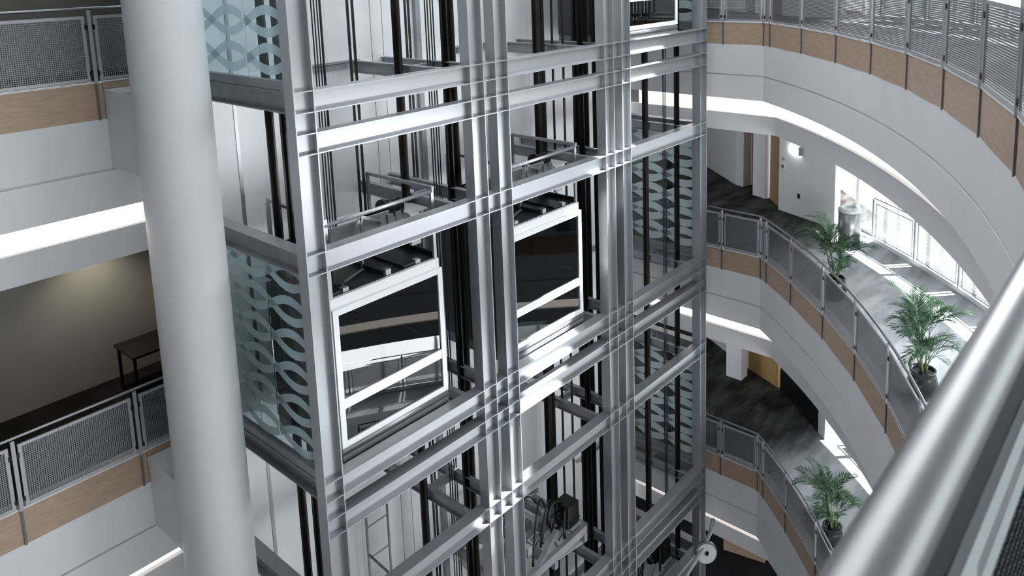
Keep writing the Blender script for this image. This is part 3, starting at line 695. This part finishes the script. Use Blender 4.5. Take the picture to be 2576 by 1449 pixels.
sh = thing('corner_sheave', 'pale ring sheave on a bent arm at the bottom right shaft corner', 'pulley', (9.4, -0.3, -12.0))
def ring(m, c, r0, r1, ax, t, n=28):
    c = Vector(c); ax = Vector(ax).normalized(); u = ax.cross(Vector((0, 0, 1))).normalized(); v = ax.cross(u)
    k0 = len(m.v)
    for i in range(n):
        a = 2 * math.pi * i / n; d = u * math.cos(a) + v * math.sin(a)
        for rr, tt in ((r0, -t), (r1, -t), (r1, t), (r0, t)): m.v.append(tuple(c + d * rr + ax * tt))
    for i in range(n):
        j = (i + 1) % n
        for q in range(4):
            q2 = (q + 1) % 4; m.f.append((k0 + i * 4 + q, k0 + i * 4 + q2, k0 + j * 4 + q2, k0 + j * 4 + q))
    return m
ring(M(), (9.36, -0.33, -11.98), 0.065, 0.225, (-0.7, -0.7, 0.15), 0.02).build('ring_disc', PALEP, sh, smooth=False)
ring(M(), (9.39, -0.30, -11.98), 0.21, 0.255, (-0.7, -0.7, 0.15), 0.035).build('rim', STEELD, sh)
M().tube([(9.74, -0.3, -11.35), (9.62, -0.3, -11.6), (9.38, -0.26, -11.82), (8.8, -0.12, -12.3), (8.3, -0.08, -12.8)], 0.05, 8).build('arm', STEELM, sh, smooth=True)

ld = thing('pit_ladder', 'thin grey ladder rails and struts at the bottom of the left shaft', 'ladder', (2.1, 2.2, -12.0))
for x_ in (2.10, 2.55): M().tube([(x_, 2.25, -12.0), (x_, 2.25, -7.6)], 0.022, 8).build('stile', STEELM, ld, smooth=True)
for q_ in range(6): M().tube([(2.10, 2.25, -8.1 - 0.6 * q_), (2.55, 2.25, -8.1 - 0.6 * q_)], 0.013, 6).build('rung', STEELM, ld)
for z_ in (-8.6, -9.5): M().bar((2.1, 2.25, z_), (2.05, 1.2, z_ - 0.05), 0.03, 0.03).build('strut', STEELD, ld)
# ------------------------------------------------------------------ palms
def frond_mesh(L_, seed, mat):
    rnd = random.Random(seed); m = M(); n = 14
    pts = []
    el = math.radians(rnd.uniform(70, 86)); bend = rnd.uniform(70, 125); p = Vector((0, 0, 0))
    for i in range(n + 1):
        pts.append(p.copy()); e = el - math.radians(bend) * (i / n) ** 1.6
        p = p + Vector((math.cos(e), 0, math.sin(e))) * (L_ / n)
    m.tube([tuple(q) for q in pts], [0.007 * (1 - 0.8 * i / n) for i in range(n + 1)], 5)
    for i in range(4, n + 1):
        for h in (0.0, 0.5):
            if i == n and h: continue
            b = pts[i].lerp(pts[min(i + 1, n)], h); d = (pts[min(i + 1, n)] - pts[i - 1]).normalized()
            t = (i + h) / n; ll = 0.27 * math.sin(math.pi * min(1, 0.12 + 0.78 * t)) * rnd.uniform(0.85, 1.1) + 0.05
            nrm = Vector((-d.z, 0, d.x)); nrm = nrm if nrm.z >= 0 else -nrm
            for s in (-1, 1):
                dirv = (d * 0.85 + Vector((0, s, 0)) * 0.62 + nrm * rnd.uniform(-0.05, 0.3)).normalized()
                mid = b + dirv * ll * 0.45; tip = b + dirv * ll + Vector((0, 0, -0.16 * ll))
                sd = dirv.cross(nrm).normalized() * 0.0105
                k0 = len(m.v)
                m.v += [tuple(b), tuple(mid + sd), tuple(tip), tuple(mid - sd), tuple(mid - nrm * 0.005)]
                m.f += [(k0, k0 + 1, k0 + 4), (k0 + 1, k0 + 2, k0 + 4), (k0 + 2, k0 + 3, k0 + 4), (k0 + 3, k0, k0 + 4)]
    return m.mesh('frond', mat)
FR = [frond_mesh(0.62 + 0.07 * i, i, LEAF if i % 2 else LEAF2) for i in range(8)]
def palm(x, y, z, s, label, seed, nf=38, low=False):
    rnd = random.Random(seed)
    o = thing('potted_palm', label, 'plant', (x, y, z), 'potted palms on the walkways')
    p_ = M().lathe([(0.13, 0.0), (0.19, 0.10), (0.215, 0.24), (0.19, 0.36), (0.165, 0.40), (0.185, 0.43), (0.185, 0.45), (0.155, 0.45), (0.15, 0.42)], (x, y, z), 28).build('pot', POT, o, smooth=True)
    M().lathe([(0.02, 0.405), (0.152, 0.41)], (x, y, z), 20).build('soil', SOIL, p_)
    tops = []
    for i in range(7):
        a = rnd.uniform(0, 6.28); r = rnd.uniform(0.01, 0.08); hh = rnd.uniform(0.2, 0.78) * s; lean = rnd.uniform(0.03, 0.16)
        b = Vector((x + r * math.cos(a), y + r * math.sin(a), z + 0.40)); t = b + Vector((lean * math.cos(a), lean * math.sin(a), hh))
        M().tube([tuple(b), tuple(b.lerp(t, 0.5) + Vector((0, 0, 0.02))), tuple(t)], [0.016, 0.013, 0.009], 6).build('stem', STEMM, o, smooth=True)
        tops.append((b, t, a))
    for i in range(nf):
        b, t, a = tops[i % 7]
        q = b.lerp(t, rnd.uniform(0.75, 1.0)) if i < nf * 0.75 else b.lerp(t, rnd.uniform(0.1, 0.5))
        f = inst('frond', FR[i % 8], o, tuple(q - Vector((x, y, z))), a + rnd.uniform(-1.5, 1.5) + (math.pi if i % 5 == 0 else 0))
        sc_ = s * (rnd.uniform(0.75, 1.1) if i < nf * 0.75 else rnd.uniform(0.4, 0.6)); f.scale = (sc_, sc_, sc_)
        f.rotation_euler = (rnd.uniform(-0.15, 0.15), rnd.uniform(-0.25, 0.3), f.rotation_euler[2])
    return o
palm(9.38, -3.06, -5.1, 0.84, 'potted palm on the middle walkway nearest the white wall', 3)
palm(6.75, -5.31, -5.1, 0.95, 'larger potted palm on the middle walkway with shiny black pot showing', 11, 36)
palm(9.19, -3.21, -10.2, 0.86, 'potted palm on the lower walkway by the curved railing', 21)

# ------------------------------------------------------------------ small things
b_ = thing('waste_bin', 'round stainless waste bin beside the bright middle windows', 'bin', (12.45, -2.25, -5.1))
M().lathe([(0.24, 0.0), (0.24, 0.80)], (12.45, -2.25, -5.1), 32).build('body', RAILST, b_, smooth=True)
M().lathe([(0.25, 0.80), (0.25, 0.86), (0.13, 0.90), (0.12, 0.86)], (12.45, -2.25, -5.1), 32).build('lid', PALEP, b_, smooth=True)
wd = (Vector((13.35, -1.58)) - Vector((14.0, 0.12))).normalized(); wn = Vector((-0.934, 0.357))
wn = Vector((wd.y, -wd.x)); wn = wn if wn.x < 0 else -wn
def onwall(px, s0, s1, z0, z1, d):
    m = M(); p = Vector((14.0, 0.12)) + wd * s0 + wn * 0.004; q = Vector((14.0, 0.12)) + wd * s1 + wn * 0.004
    return m.prism([tuple(p), tuple(q), tuple(q + wn * d), tuple(p + wn * d)], z0, z1)
l_ = thing('emergency_light', 'small glowing emergency light on the white lobby wall', 'light', (13.85, -0.3, -3.4))
onwall(0, 0.40, 0.74, -3.46, -3.28, 0.09).build('diffuser', LAMPW, l_)
onwall(0, 0.74, 0.79, -3.48, -3.26, 0.10).build('end_cap', STEELM, l_)
tag(onwall(0, 0.10, 0.20, -3.72, -3.67, 0.02).build('wall_plate', STEELM), 'small grey plate on the white lobby wall above the thermostat', 'plate')
t_ = thing('thermostat', 'grey square thermostat on the white lobby wall below a small plate', 'thermostat', (13.9, 0.0, -3.95))
onwall(0, 0.08, 0.22, -3.96, -3.82, 0.02).build('plate', WHITEF, t_); onwall(0, 0.11, 0.19, -3.93, -3.85, 0.03).build('face', STEELD, t_)
tag(onwall(0, 0.66, 0.73, -4.62, -4.50, 0.015).build('wall_socket', BLACK), 'black wall socket low on the white lobby wall', 'socket')
tb = thing('corridor_table', 'dark table against the shaded left corridor wall', 'table', (-0.67, 4.0, -5.1))
M().box(-0.67, 1.0, 4.0, 4.72, -4.39, -4.35).build('tabletop', BLACKG, tb)
for x, y in ((-0.63, 4.05), (-0.63, 4.66), (0.95, 4.05), (0.95, 4.66)):
    M().box(x - 0.02, x + 0.02, y - 0.02, y + 0.02, -5.1, -4.39).build('leg', BLACK, tb)
def downlight(x, y, z, pw, label):
    o = thing('downlight', label, 'light', (x, y, z))
    M().lathe([(0.09, -0.02), (0.09, 0.0)], (x, y, z), 20).build('trim_ring', WHITEF, o)
    l = bpy.data.lights.new('downlight_lamp', 'SPOT'); l.energy = pw; l.color = (1.0, 0.90, 0.72); l.spot_size = 1.9; l.spot_blend = 0.9; l.shadow_soft_size = 0.06
    lo = bpy.data.objects.new('downlight_lamp', l); COL.objects.link(lo); lo.location = (0, 0, -0.06); lo.parent = o
downlight(-0.75, 4.6, -2.335, 42, 'recessed downlight in the left corridor ceiling')
